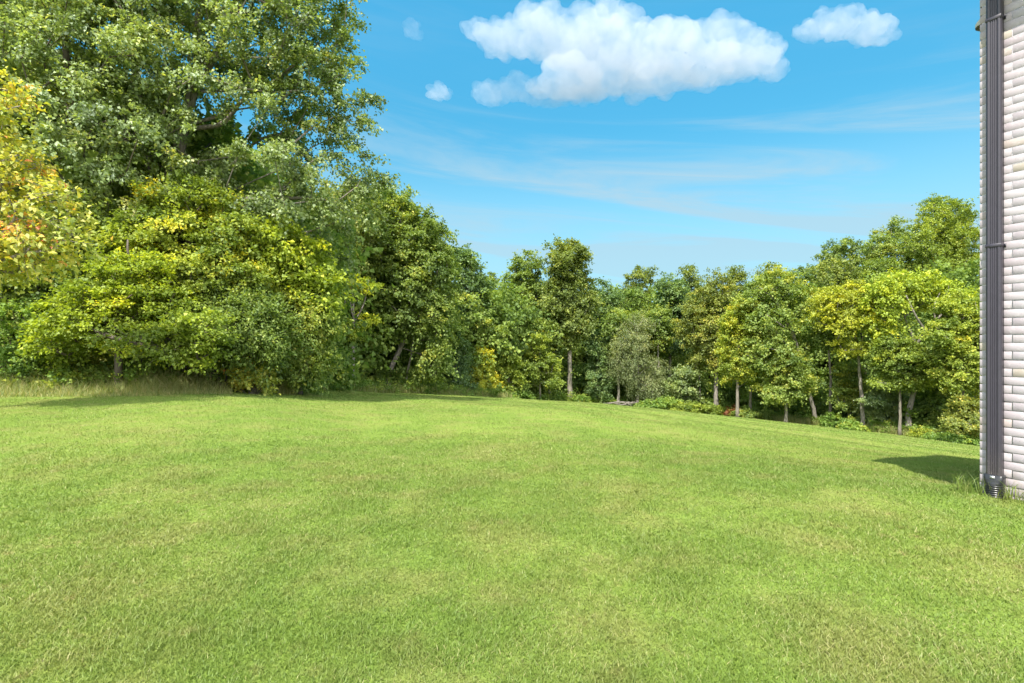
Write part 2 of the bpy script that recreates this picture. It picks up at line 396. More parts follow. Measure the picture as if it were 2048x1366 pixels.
# downspout: ribbed rectangular pipe
DW, DD = 0.094, 0.068
S0 = 0.058                                # distance from the corner to its far side
DN = DEP+0.006                             # stand-off from the wall
o = C0-WD*S0+WN*DN
prof = [(0, 0), (0, DD-.010), (.010, DD)]
nr = 4; x0, x1 = .022, DW-.022
for i in range(nr):
    c = x0+(x1-x0)*(i+.5)/nr; w = .0048
    prof += [(c-w, DD), (c-w*.5, DD-.0065), (c+w*.5, DD-.0065), (c+w, DD)]
prof += [(DW-.010, DD), (DW, DD-.010), (DW, 0)]
prof = np.array(prof); zb, zt = HC-(948-CY)/F*4.2, EAVE-0.03
def extrude(prof, o, z0, z1, mat, name, parent):
    n = len(prof); mbx = MB()
    V = np.concatenate([o-WD*prof[:, :1]+WN*prof[:, 1:]+UP*z for z in (z0, z1)])
    mbx.add(V, [[i, (i+1) % n, n+(i+1) % n, n+i] for i in range(n)])
    return hb(mbx.build(name, mat, parent))
ds = extrude(prof, o, zb, zt, M['gutter'], 'downspout', house)
for row in (491, 36):
    z = HC+(CY-row)/F*4.12; sb = MB()
    sb.box(o-WD*(-.002)+WN*0.0+UP*(z-.014), -WD*(DW+.004), WN*(DD+.003), UP*.028, ch=.003)
    sb.box(o-WD*(DW+.002)-WN*0.004+UP*(z-.014), -WD*.010, WN*.004, UP*.028)
    sb.tube([o-WD*.018+WN*(DD+.002)+UP*z, o-WD*.018+WN*(DD+.006)+UP*z], .004, 8)
    hb(sb.build('strap', M['gutter'], ds))
M['black'] = plain('black_plastic', (.022,.023,.026), 0.32, dirt=(-.4, .15))
M['silver'] = plain('galvanised_clip', (.55,.55,.58), 0.35, 0.6)
ab = MB(); cc = o-WD*DW/2+WN*DD/2
def ring(z, w, d, k=24, e=2.0):
    th = np.arange(k)/k*2*math.pi
    return np.array([cc+WD*(math.copysign(abs(math.cos(t))**(2/e), math.cos(t))*w)+WN*(math.copysign(abs(math.sin(t))**(2/e), math.sin(t))*d)+UP*z for t in th])
def loft(mbx, rings):
    k = len(rings[0]); V = np.concatenate(rings); q = []
    for i in range(len(rings)-1):
        for j in range(k): q.append([i*k+j, i*k+(j+1) % k, (i+1)*k+(j+1) % k, (i+1)*k+j])
    V = np.concatenate([V, [rings[-1].mean(0)]]); b = (len(rings)-1)*k
    mbx.add(V, q, [[len(V)-1, b+j, b+(j+1) % k] for j in range(k)])
loft(ab, [ring(zb-.075, .056, .056), ring(zb-.062, .062, .060, e=2.2), ring(zb-.05, .060, .052, e=3), ring(zb-.035, .060, .046, e=6), ring(zb+.012, .060, .046, e=8), ring(zb+.014, .056, .040, e=8)])
ad = hb(ab.build('pipe_adapter', M['black'], ds, smooth=False))
sb = MB(); sb.box(cc+WD*.016+WN*.0465+UP*(zb-.016), -WD*.030, WN*.003, UP*.022); hb(sb.build('clip', M['silver'], ad))
cp = MB(); rs = []; z = zb-.066
for i in range(16):
    rs += [ring(z, .054, .054), ring(z-.004, .063, .063), ring(z-.011, .063, .063), ring(z-.015, .054, .054)]; z -= .0172
rs = rs[::-1]; loft(cp, rs); hb(cp.build('corrugated_pipe', M['black'], ds, smooth=False))
# small outdoor lamp on the far side wall, seen past the corner
M['hood'] = plain('tan_lamp_hood', (.60,.55,.46), 0.5); M['globe'] = plain('dark_lamp_glass', (.07,.045,.02), 0.15)
lp = C0-WD*0.005-WN*0.16+UP*(HC+(CY-84)/F*4.6)
lb = MB(); k = 14
for part in (0,):
    rings = []
    for i in range(7):
        t = i/6*math.pi/2
        rings.append(np.array([lp+WD*(.085*math.cos(t)*math.cos(p_))-WN*(-.085*math.cos(t)*math.sin(p_))+UP*(.06*math.sin(t)) for p_ in np.arange(k)/k*2*math.pi]))
    lo = rings[0]-UP*.02
    loft(lb, [lo*1.0]+rings)
lamp = hb(lb.build('wall_lamp', M['hood'], house, smooth=True))
lb = MB(); lb.box(lp-WD*0.185-WN*.03-UP*.02, WD*.12, WN*.06, UP*.05); hb(lb.build('bracket', M['hood'], lamp))
lb = MB(); rings = []
for i in range(6):
    t = -math.pi/2+i/5*math.pi*0.6
    rings.append(np.array([lp+WD*(.05*math.cos(t)*math.cos(p_))+WN*(.05*math.cos(t)*math.sin(p_))+UP*(.05*math.sin(t)-.03) for p_ in np.arange(k)/k*2*math.pi]))
loft(lb, rings); hb(lb.build('bulb', M['globe'], lamp, smooth=True))

# ------------------------------------------------------------------ leaves and trees
def unit(v): return v/(np.linalg.norm(v, axis=-1, keepdims=True)+1e-9)
def leaf_quads(rng, P, fwd, nrm, L, W, fold=0.25):
    """kite-shaped leaves: P base points, fwd along the leaf, nrm its face"""
    f = unit(fwd); s = unit(np.cross(f, nrm)); n = np.cross(s, f)
    L = L[:, None]; W = W[:, None]
    b = P; t = P+f*L-n*L*0.12
    l = P+f*L*0.45+s*W*0.5+n*W*fold; r = P+f*L*0.45-s*W*0.5+n*W*fold
    V = np.stack([b, r, t, l], 1).reshape(-1, 3)
    return V, np.arange(len(P)*4).reshape(-1, 4)
def foliage(rng, C, out, cr, n_leaf, L, W=0.8, twigs=8, droop=0.25, flat=0.65, up=0.8, outw=0.8, tint_mu=0.45, tint_clump=0.14, tint_leaf=0.13, tipc=0.0):
    """leafy sprays: each clump centre C sends out twigs, leaves sit along the twigs"""
    nc = len(C); nt_ = nc*twigs; per = max(1, int(round(n_leaf/nt_)))
    out_t = np.repeat(out, twigs, 0); crt = np.repeat(cr, twigs)
    d = out_t*outw+rng.normal(0, 1, (nt_, 3))*np.array([1, 1, flat]); d = unit(d)
    ln = crt*rng.uniform(0.45, 1.15, nt_)
    o = np.repeat(C, twigs, 0)+rng.normal(0, 0.22, (nt_, 3))*crt[:, None]*np.array([1, 1, flat])
    tt = np.repeat(rng.normal(tint_mu, tint_clump, nc), twigs)+rng.normal(0, 0.06, nt_)
    k = nt_*per
    D = np.repeat(d, per, 0); T = rng.uniform(0.12, 1.0, k); LN = np.repeat(ln, per); O = np.repeat(o, per, 0)
    P = O+D*(T*LN)[:, None]; P[:, 2] -= droop*T*T*LN
    P += rng.normal(0, 1, (k, 3))*(0.10*LN[:, None]+0.3*L)*np.array([1, 1, 0.7])
    side = rng.normal(0, 0.8, (k, 3)); side[:, 2] -= 0.25+droop*0.6
    fwd = D+side
    nrm = np.repeat(out_t, per, 0)*0.55+np.array([0, 0, up])+rng.normal(0, 0.55, (k, 3))
    sz = rng.uniform(0.7, 1.25, k)*L
    V, Q = leaf_quads(rng, P, fwd, nrm, sz, sz*W*rng.uniform(.8, 1.15, k))
    a = np.repeat(tt, per)+rng.normal(0, tint_leaf, k)
    tw = (o, o+d*(ln*0.9)[:, None]-np.array([0, 0, 1])*(droop*.8*ln)[:, None])
    return V, Q, np.clip(a, 0, 1), tw
def frusta(A, B, ra, rb, k=5):
    """tapered tubes from A to B, vectorised"""
    n = len(A); d = unit(B-A); ref = np.where(np.abs(d[:, 2:3]) < 0.9, np.array([[0, 0, 1.0]]), np.array([[1.0, 0, 0]]))
    u = unit(np.cross(d, ref)); v = np.cross(d, u); th = np.arange(k)/k*2*math.pi
    c, s = np.cos(th)[None, :, None], np.sin(th)[None, :, None]
    dirs = c*u[:, None]+s*v[:, None]
    V = np.concatenate([A[:, None]+dirs*ra[:, None, None], B[:, None]+dirs*rb[:, None, None]], 1).reshape(-1, 3)
    b = (np.arange(n)*2*k)[:, None]; j = np.arange(k)[None]; j2 = (j+1) % k
    Q = np.stack([b+j, b+j2, b+k+j2, b+k+j], -1).reshape(-1, 4)
    return V, Q
def crown_points(rng, lobes, n, sep, hollow=0.6):
    lo = np.array(lobes); vol = lo[:, 3]*lo[:, 4]*lo[:, 5]; pick = rng.choice(len(lo), n*14, p=vol/vol.sum())
    d = unit(rng.normal(0, 1, (n*14, 3)))*(rng.random((n*14, 1))**(1/3))
    P = lo[pick, :3]+d*lo[pick, 3:]
    q = np.min(np.linalg.norm((P[:, None]-lo[None, :, :3])/lo[None, :, 3:], axis=2), axis=1)
    keep = rng.random(len(P)) < (1-hollow)+hollow*np.clip((q-0.25)/0.6, 0, 1)
    P = P[keep]; out = []; s = sep
    got = np.zeros((0, 3)); sel = []
    for tries in range(5):
        for p in P:
            if len(sel) >= n: break
            if sel and np.min(np.sum((np.array(sel)-p)**2, 1)) < s*s: continue
            sel.append(p)
        if len(sel) >= n: break
        s *= 0.8
    return np.array(sel)
def skeleton(rng, trunk, C, tip=0.013):
    """joins the clump centres C to the trunk by branches; returns edges with radii"""
    nodes = [p for p in trunk]; par = [-1]+list(range(len(trunk)-1)); ntr = len(trunk)
    start = max(1, int(ntr*0.25))
    dist = np.min(np.linalg.norm(C[:, None]-np.array(trunk)[None, start:], axis=2), 1)
    leafn = []
    for ci in np.argsort(dist):
        c = C[ci]; Nn = np.array(nodes); idx = np.arange(len(Nn)); ok = idx >= start
        d = np.linalg.norm(Nn-c, axis=1); dz = Nn[:, 2]-c[2]
        cost = d+np.clip(dz+0.35*d, 0, None)*1.3+np.where(ok, 0, 1e6)+np.where(idx < ntr, 0.0, 0.15)
        j = int(np.argmin(cost)); a = nodes[j]; L = d[j]
        m = int(np.clip(L/0.8, 1, 5)); prev = j; sag = rng.normal(0, 0.09, 3)*L; sag[2] += 0.10*L
        for s in range(1, m+1):
            t = s/m; p = a+(c-a)*t+sag*(t*(1-t)*2.2)+rng.normal(0, 0.03, 3)*L*(s < m)
            nodes.append(p); par.append(prev); prev = len(nodes)-1
        leafn.append(prev)
    nodes = np.array(nodes); par = np.array(par); w = np.zeros(len(nodes)); w[leafn] += tip**2.2
    for i in range(len(nodes)-1, 0, -1):
        if i >= ntr: w[par[i]] += w[i]
    r = np.maximum(w, tip**2.2)**(1/2.2)
    return nodes, par, r, ntr
def spline(pts, n):
    pts = np.array(pts, float); d = np.concatenate([[0], np.cumsum(np.linalg.norm(np.diff(pts, axis=0), axis=1))])
    t = np.linspace(0, d[-1], n); out = np.stack([np.interp(t, d, pts[:, i]) for i in range(3)], 1)
    for _ in range(2):
        o2 = out.copy(); o2[1:-1] = (out[:-2]+2*out[1:-1]+out[2:])/4; out = o2
    return out
ORIG = []
def tree_geo(rng, base, trunk_pts, lobes, r0, n_clump, cr, n_leaf, L, twig=8, stems=None, sep=None, hollow=0.6, twigtube=False, tip=0.013, kseg=5, **kw):
    top_r = max(0.02, r0*0.12)
    tr = spline([base]+list(trunk_pts), max(8, int(len(trunk_pts)*5)))
    C = crown_points(rng, lobes, n_clump, sep if sep else cr*0.85, hollow)
    cen = np.array(lobes)[:, :3].mean(0)
    nodes, par, r, ntr = skeleton(rng, tr, C, tip)
    # clump outward direction from the nearest trunk point or lobe centre
    lo = np.array(lobes); near = np.argmin(np.linalg.norm((C[:, None]-lo[None, :, :3])/lo[None, :, 3:], axis=2), 1)
    ax = lo[near, :3]*0.5+cen*0.5
    out = unit(C-ax+np.array([0, 0, 0.25]))
    crs = cr*rng.uniform(0.75, 1.3, len(C))
    LV, LQ, LA, tw = foliage(rng, C, out, crs, n_leaf, L, twigs=twig, **kw)
    # wood
    h = np.linspace(0, 1, ntr); rt = r0*(1-h)**0.75*0.93+top_r; rt[0] *= 1.45; rt[1] *= 1.12
    wb = MB(); bark = rng.normal(0, 1, (ntr, 3))*r0*0.10; bark[0] = 0
    tp = tr+bark; tp[0, 2] -= 0.25
    wb.tube(tp, rt, 9)
    e = np.arange(ntr, len(nodes)); p = par[e]
    ra = np.minimum(r[e]*1.18, np.where(p < ntr, rt[np.minimum(p, ntr-1)]*0.8, r[p])); 
    fv, fq = frusta(nodes[p], nodes[e], ra, r[e]*0.98, kseg); wb.add(fv, fq)
    if twigtube:
        s = rng.random(len(tw[0])) < 0.6
        fv, fq = frusta(tw[0][s], tw[1][s], np.full(s.sum(), .007), np.full(s.sum(), .003), 3); wb.add(fv, fq)
    return (LV, LQ, LA), wb
def tree(name, label, base, trunk, lobes, mat, bark='bark', group=None, cat='tree', seed=1, stems=(), extra=None, **kw):
    """base (px, Y); trunk [(px,row[,dY])...]; lobes [(px,row,rx,ry[,dY])] measured in the photograph, built at the distance Y"""
    rng = np.random.default_rng(seed); px, Y = base
    b = at(px, Y)
    tp = [at(q[0], Y+(q[2] if len(q) > 2 else 0), q[1]) for q in trunk]
    lb = []
    for q in lobes:
        YY = Y+(q[4] if len(q) > 4 else 0); c = at(q[0], YY, q[1]); k = YY/F
        lb.append((*c, q[2]*k, (q[2]+q[3])*0.5*k*(q[5] if len(q) > 5 else 0.9), q[3]*k))
    (LV, LQ, LA), wb = tree_geo(rng, b, tp, lb, **{**dict(), **kw})
    for st in stems:     # extra bare stems: list of (radius, [(px,row,dY)...])
        pts = [at(q[0], Y+(q[2] if len(q) > 2 else 0), q[1]) for q in st[1]]
        if len(pts) > 1:
            sp = spline(pts, max(6, len(pts)*4)); wb.tube(sp, np.linspace(st[0], st[0]*0.45, len(sp)), 7)
    root = empty(name, tuple(b)); tag(root, label, cat, group)
    cr = link('crown', np_mesh('crown', LV-b, [LQ], LA), root, M[mat])
    wb.V = [v-b for v in wb.V]
    tk = wb.build('trunk', M[bark], root, smooth=True)
    return root
NEAR_N, FAR_N = 850000, 600000
# ------------------------------------------------------------------ clouds: closed bodies of scattering air, far off
def cloud_mat(name, dens):
    m, nt = new_mat(name)
    tc = N(nt, 'ShaderNodeTexCoord')
    a = noise(nt, tc.outputs['Object'], .012, 6, .62, .6)
    v = N(nt, 'ShaderNodeVolumePrincipled', Anisotropy=0.25); v.inputs['Color'].default_value = (.76, .775, .81, 1)
    nt.links.new(mapr(nt, a, .25, .72, dens*.15, dens*1.8), v.inputs['Density'])
    o = N(nt, 'ShaderNodeOutputMaterial'); nt.links.new(v.outputs[0], o.inputs['Volume']); return m
def ico(sub):
    import bmesh
    bm = bmesh.new(); bmesh.ops.create_icosphere(bm, subdivisions=sub, radius=1)
    V = np.array([v.co[:] for v in bm.verts]); T = np.array([[v.index for v in f.verts] for f in bm.faces]); bm.free(); return V, T
IV, IT = ico(2)
CD = 2400.0
def cloud(label, lobes, dens, seed, vox=7.0, amp=1.0, depth=0.8, dist=CD):
    rng = np.random.default_rng(seed); k = dist/F; mb = MB()
    c0 = np.mean([[q[0], q[1]] for q in lobes], 0); b = np.array([(c0[0]-CX)*k, dist, HC+(CY-c0[1])*k])
    for px, row, rx, ry in lobes:
        c = np.array([(px-CX)*k, dist, HC+(CY-row)*k]); r = np.array([rx, (rx+ry)*.5*depth, ry])*k
        mb.add(IV*r*.86+c-b, None, IT)
        for j in range(int(26*amp)):     # billows, more on the upper side
            d = rng.normal(0, 1, 3)+[0, 0, .35]; d /= np.linalg.norm(d)
            s = r.mean()*rng.uniform(.16, .42)
            if d[2] < -.2: s *= .6
            mb.add(IV*s*[1.15, 1, .9]+c+d*r*.82-b, None, IT)
    o = mb.build('cloud', None); me0 = o.data
    rm = o.modifiers.new('union', 'REMESH'); rm.mode = 'VOXEL'; rm.voxel_size = vox
    for sc_, st in ((vox*9, vox*4.2), (vox*3.5, vox*2.4)):
        t = bpy.data.textures.new('billow', 'CLOUDS'); t.noise_scale = sc_; t.noise_depth = 4
        dm = o.modifiers.new('billow', 'DISPLACE'); dm.texture = t; dm.strength = st; dm.mid_level = .5; dm.texture_coords = 'LOCAL'
    dg = bpy.context.evaluated_depsgraph_get(); me = bpy.data.meshes.new_from_object(o.evaluated_get(dg))
    o.modifiers.clear(); o.data = me; bpy.data.meshes.remove(me0); me.name = 'cloud'
    me.materials.clear(); me.materials.append(cloud_mat('cloud_air', dens)); o.location = tuple(b)
    tag(o, label, 'cloud', 'clouds in the blue sky'); return o
cloud('large white cumulus cloud high over the middle of the wood',
      [(955, 62, 34, 20), (1010, 78, 60, 40), (1085, 70, 85, 52), (1170, 95, 110, 62), (1212, 22, 30, 38), (1240, 50, 45, 36), (1300, 115, 110, 52), (1372, 85, 45, 45), (1440, 85, 62, 50),
       (1430, 130, 110, 40), (1510, 110, 50, 44), (1548, 142, 30, 26), (1290, 150, 150, 30), (1160, 165, 110, 36)], .0045, 1, depth=1.0)
cloud('low grey fringe of cloud hanging under the left end of the large cumulus', [(985, 190, 48, 26), (1030, 175, 36, 30), (1100, 195, 60, 22), (1160, 190, 60, 18)], .003, 2, dist=2500)
cloud('small round white puff left of the large cumulus', [(876, 184, 24, 20), (892, 190, 14, 14)], .006, 3, vox=4.0)
cloud('white cloud right of the large cumulus, nearest the house', [(1625, 62, 38, 22), (1680, 50, 50, 34), (1735, 62, 50, 34), (1768, 72, 26, 22), (1650, 35, 26, 20)], .005, 4, vox=6.0)
cloud('faint thin wisp of cloud at the upper left of the large cumulus', [(822, 58, 20, 20), (836, 72, 14, 12)], .0018, 5, vox=4.0)
G1 = 'trees at the edge of the wood'
# ---- left: tall trees close by
tree('tall_tree', 'tallest broadleaf tree with two leaning stems, its crown cut by the top of the picture', (352, 17.5),
     [(345, 640), (335, 480), (338, 380), (362, 260), (392, 170), (400, 60), (410, -60), (430, -180)],
     [(370, -120, 250, 170), (560, 20, 150, 170), (640, 130, 90, 110), (430, 180, 190, 170), (590, 260, 120, 90, 0), (660, 350, 100, 55, 0), (500, 350, 150, 70, -1),
      (300, 60, 140, 150, -1), (650, 20, 55, 90), (560, 420, 150, 60, 0), (700, 390, 50, 60), (330, 290, 110, 90, -1), (690, 470, 60, 60, 1), (665, 275, 60, 50), (715, 350, 48, 42), (700, 180, 40, 80), (600, 480, 90, 50, 1)],
     'sweet', 'barkmid', G1, seed=11, r0=.29, n_clump=345, cr=.72, n_leaf=132000, L=.105, W=.85, twig=9, droop=.35, hollow=.4, twigtube=True, tint_mu=.5,
     stems=[(.16, [(335, 440), (300, 360), (290, 250), (270, 120), (250, 0), (240, -120)]), (.11, [(400, 170), (430, 110), (470, 30), (510, -40)]),
            (.11, [(345, 400), (430, 395), (520, 400), (600, 395), (660, 400)]), (.09, [(365, 260), (450, 250), (480, 200), (540, 170), (600, 120)])])
tree('broad_tree', 'tall pale green tree in the upper left corner behind the autumn leaves', (120, 16.2),
     [(122, 640), (118, 480), (130, 330), (140, 200), (130, 60), (120, -80)],
     [(110, -60, 190, 130), (70, 90, 150, 110, -1), (190, 110, 130, 110, -1), (120, 230, 170, 100, -1), (230, 240, 120, 90, -1), (60, 330, 120, 90), (200, 350, 130, 80, -1), (-80, 120, 140, 180), (100, 440, 130, 70)],
     'pale', 'bark', G1, seed=12, r0=.21, n_clump=250, cr=.72, n_leaf=95000, L=.105, W=.8, twig=9, droop=.35, hollow=.4, twigtube=True, tint_mu=.52)
# ---- the near autumn tree at the left edge
tree('autumn_tree', 'yellow and orange autumn foliage of the tree reaching in at the left edge', (-150, 9.6),
     [(-150, 520), (-155, 380), (-140, 250), (-120, 180)],
     [(-60, 330, 110, 80, .3), (20, 415, 105, 60, .2), (-40, 490, 120, 70, .2), (0, 200, 50, 50, .3), (70, 470, 75, 50, .2), (-10, 310, 70, 45, .3), (-130, 400, 60, 90)],
     'orange', 'barkpale', None, seed=13, r0=.13, n_clump=125, cr=.5, n_leaf=11000, L=.105, W=.68, twig=8, droop=.45, hollow=.3, twigtube=True, tint_mu=.50, tint_clump=.12, tint_leaf=.13)
# ---- left, under the tall crowns
tree('maple_tree', 'yellow-green maple with brown trunk and low layered sprays at left', (237, 13.9),
     [(236, 700), (238, 640), (262, 560), (255, 480)],
     [(170, 655, 90, 28, -.6), (120, 690, 60, 22, -.4), (260, 600, 110, 36), (330, 682, 70, 28, -.8), (390, 660, 60, 36, -.8), (265, 545, 70, 30), (180, 605, 60, 24), (375, 706, 58, 16, -.8)],
     'yell', 'bark', G1, seed=14, r0=.095, n_clump=150, cr=.47, n_leaf=30000, L=.09, W=.8, twig=9, flat=.28, droop=.18, up=1.1, hollow=.2, tint_mu=.20, tint_clump=.20, twigtube=True)
tree('maple_tree', 'bright green maple rising behind the low yellow-green maple, below the tallest tree', (395, 15.9),
     [(392, 660), (380, 560), (372, 480), (370, 420)],
     [(370, 420, 90, 45), (330, 480, 110, 50, -.5), (440, 480, 90, 50), (390, 550, 130, 50, -.6), (300, 560, 80, 50, -.3), (480, 540, 60, 40), (340, 440, 70, 40)],
     'lime', 'bark', G1, seed=15, r0=.12, tint_clump=.22, n_clump=170, cr=.55, n_leaf=42000, L=.10, W=.8, twig=9, flat=.35, droop=.2, up=1.0, hollow=.3, tint_mu=.42)
tree('leaning_tree', 'dark leafy tree behind the autumn leaves with a dark trunk in the thicket', (85, 15.3),
     [(86, 690), (80, 600), (70, 500)],
     [(60, 560, 110, 80), (150, 520, 100, 70), (20, 480, 110, 80), (210, 470, 90, 70), (30, 640, 100, 60)],
     'mid', 'barkdark', G1, seed=16, r0=.12, n_clump=130, cr=.57, n_leaf=33000, L=.10, twig=8, hollow=.4)
tree('dense_tree', 'rounded dark green tree between the two bright yellow-green ones on the left', (472, 15.2),
     [(470, 720), (466, 650), (462, 600)],
     [(470, 610, 75, 45), (440, 660, 80, 55, -.5), (510, 660, 60, 60, -.3), (480, 688, 75, 32, -.5), (540, 680, 40, 36), (420, 600, 60, 50)],
     'mid', 'barkdark', G1, seed=17, r0=.10, n_clump=150, cr=.52, n_leaf=26000, L=.10, W=.55, twig=9, droop=.45, hollow=.4, tint_mu=.42,
     stems=[(.06, [(440, 775), (432, 720), (420, 660)]), (.05, [(505, 775), (512, 720), (520, 690)]), (.045, [(400, 776), (385, 735), (372, 700)])]+[(.02+.012*(i % 3), [(286+i*17+7*(i % 2), 779), (280+i*17+9*((i*7) % 5), 735), (290+i*17-6*(i % 4), 690)]) for i in range(16)])
tree('feathery_tree', 'feathery light green tree with yellow top and foliage down to the grass', (597, 17.2),
     [(598, 720), (600, 650), (605, 580)],
     [(585, 618, 55, 36), (610, 655, 50, 60, -.3), (590, 710, 65, 45, -.4), (560, 650, 45, 60), (635, 640, 25, 50), (560, 728, 40, 18, -.4), (620, 722, 32, 20)],
     'mid', 'bark', G1, seed=18, r0=.10, n_clump=170, cr=.55, n_leaf=36000, L=.11, W=.5, twig=9, droop=.25, hollow=.3, tint_mu=.62, tint_clump=.12)
tree('yellow_tree', 'yellowing tree crown above the feathery light green tree', (560, 17.0),
     [(562, 680), (575, 600), (585, 540)],
     [(600, 560, 60, 30), (540, 545, 60, 36), (640, 590, 22, 30), (560, 500, 60, 40), (510, 520, 50, 40)],
     'yell', 'bark', G1, seed=19, r0=.12, n_clump=100, cr=.65, n_leaf=21000, L=.13, twig=8, hollow=.3, tint_mu=.32)
tree('forest_tree', 'dark trunked tree with dull green crown under the drooping limb', (648, 30.5),
     [(650, 700), (652, 600), (650, 520), (640, 450)],
     [(600, 450, 90, 60), (680, 440, 70, 55), (640, 510, 80, 45), (560, 480, 70, 50), (690, 500, 50, 40), (700, 400, 60, 40)],
     'olive', 'barkdark', G1, seed=20, r0=.16, n_clump=150, cr=.8, n_leaf=33000, L=.15, twig=8, hollow=.4, droop=.5, tint_mu=.40)
tree('slender_tree', 'slender tree with sparse yellow sprays and bare inner branches', (703, 29.3),
     [(706, 720), (708, 650), (706, 590), (700, 560)],
     [(705, 568, 36, 14), (690, 655, 38, 18, -.4), (722, 575, 30, 14), (735, 640, 14, 12)],
     'yell', 'barkpale', G1, seed=21, r0=.13, n_clump=42, cr=.42, n_leaf=5200, L=.12, twig=8, flat=.35, hollow=.1, tint_mu=.45,
     stems=[(.07, [(706, 690), (685, 640), (692, 590), (672, 540)]), (.05, [(706, 650), (728, 610), (738, 560)]), (.045, [(707, 640), (700, 600), (690, 560)])])
tree('crooked_tree', 'big dense green tree with a pale crooked trunk at the bend of the wood', (776, 34),
     [(778, 740), (800, 700), (820, 650), (815, 560), (800, 480), (800, 420)],
     [(775, 430, 55, 50), (830, 480, 60, 55), (770, 500, 80, 60), (860, 540, 40, 60), (810, 580, 85, 60), (850, 630, 55, 50), (740, 450, 45, 50), (780, 640, 60, 40, .5), (868, 700, 30, 55), (870, 600, 35, 60), (755, 560, 50, 60)],
     'mid', 'barkpale', G1, seed=22, r0=.17, n_clump=270, cr=.85, n_leaf=66000, L=.17, twig=8, hollow=.5, droop=.3, tint_mu=.50,
     stems=[(.09, [(806, 786), (815, 745), (826, 690), (830, 640)])])
tree('forest_tree', 'yellow-topped crown standing against the sky left of the crooked trunk tree', (742, 38),
     [(742, 680), (745, 560), (748, 460), (750, 420)],
     [(760, 425, 48, 45), (725, 470, 50, 55), (790, 470, 45, 50), (745, 540, 60, 60)],
     'olive', 'bark', G1, seed=23, r0=.18, n_clump=130, cr=.9, n_leaf=26000, L=.18, twig=8, hollow=.5, tint_mu=.5)
tree('forest_tree', 'mid green tree ending the tall left wood, twigs sticking out over the sky', (868, 39.5),
     [(866, 700), (862, 620), (850, 540), (846, 480)],
     [(845, 470, 38, 32), (860, 530, 38, 50), (880, 500, 14, 24), (850, 600, 45, 50), (885, 640, 25, 60)],
     'mid', 'bark', G1, seed=24, r0=.15, n_clump=110, cr=.85, n_leaf=22000, L=.19, twig=8, hollow=.5, tint_mu=.55)
# ---- middle, behind the crest of the lawn
def mid(name, label, px, Y, top, rx, mat, seed, base_row=None, low=None, bark='barkmid', r0=.16, n=90, leaf=15000, cr=1.15, L=.27, lean=0, tint=.48, trunk_from=None, **kw):
    """tree described by its top row, half width and lowest foliage row"""
    rng = np.random.default_rng(seed*7+1)
    low = low or 740; h = low-top
    lob = [(px+lean*.9, top+.16*h, rx*.62, .17*h), (px+lean*.6+rng.uniform(-.25, .25)*rx, top+.36*h, rx*.85, .2*h), (px+lean*.4+rng.uniform(-.3, .3)*rx, top+.58*h, rx, .22*h),
           (px+lean*.2+rng.uniform(-.4, .4)*rx, top+.80*h, rx*.85, .2*h)]
    lob = [(q[0], q[1], q[2]*.78, q[3]*.85) for q in lob]
    for i in range(9):      # smaller heads and side boughs break up the outline
        f = rng.uniform(.06, .95); wd = rx*min(1.0, .45+1.1*f) if f < .5 else rx
        lob.append((px+lean*(1-f)+rng.choice([-1, 1])*rng.uniform(.35, .85)*wd, top+f*h, rx*rng.uniform(.22, .42), .10*h*rng.uniform(.6, 1.1), rng.uniform(-1.6, 1.0)))
    tr = [(px+lean*.1, low-.02*h), (px+lean*.4+rng.uniform(-3, 3), top+.6*h), (px+lean*.8, top+.18*h)]
    return tree(name, label, (px, Y), tr, lob, mat, bark, G1, seed=seed, r0=r0, n_clump=int(n*1.25), cr=cr*.88, n_leaf=int(leaf*1.5), L=L*.8, twig=7, tint_mu=tint, **{**dict(hollow=.35, droop=.3), **kw})
mid('forest_tree', 'dark green tree with pale trunk just right of the tall left wood', 925, 46, 496, 46, 'blue', 31, low=720, bark='barkpale', r0=.2, n=110, leaf=19000)
mid('forest_tree', 'small crown filling the notch between the pale trunk tree and the rounded crown', 978, 60, 545, 34, 'mid', 32, low=740, n=70, leaf=11000)
mid('forest_tree', 'rounded green crown left of the tallest tree in the middle', 1050, 54, 504, 62, 'mid', 33, low=760, n=150, leaf=26000, tint=.45)
mid('tall_forest_tree', 'tallest tree in the middle with long straight bare trunk', 1140, 51, 479, 44, 'olive', 34, low=680, n=120, leaf=20000, r0=.24, bark='barkmid', lean=0, tint=.42)
mid('forest_tree', 'dark blunt topped tree right of the long bare trunk', 1205, 60, 560, 34, 'blue', 35, low=770, n=90, leaf=14000)
mid('forest_tree', 'two-headed green crown standing alone against the pale sky', 1278, 64, 531, 42, 'olive', 36, low=720, n=100, leaf=15000, tint=.38)
mid('forest_tree', 'bluish green tree with slim grey trunk in the middle of the wood', 1340, 55, 558, 44, 'blue', 37, low=700, n=110, leaf=18000, r0=.2)
mid('forest_tree', 'small dark rounded crown peeping over the bluish tree', 1384, 66, 539, 26, 'olive', 38, low=680, n=50, leaf=8000, tint=.36)
mid('olive_tree', 'brownish olive tree with pale trunk rising right of the middle', 1432, 49, 546, 54, 'rust', 39, low=735, bark='barkpale', r0=.21, n=130, leaf=16000, L=.22, cr=1.0, tint=.45)
mid('forest_tree', 'dull crown behind the brownish olive tree, against the sky', 1470, 64, 540, 30, 'olive', 40, low=700, n=60, leaf=9500)
mid('slender_tree', 'pair of bare slim trunks under a thin yellowing crown', 1392, 50, 600, 36, 'rust', 41, low=700, r0=.16, n=60, leaf=7000, L=.22, cr=.9, stems=[(.12, [(1401, 828, .5), (1398, 740, .5), (1392, 680, .5)])])
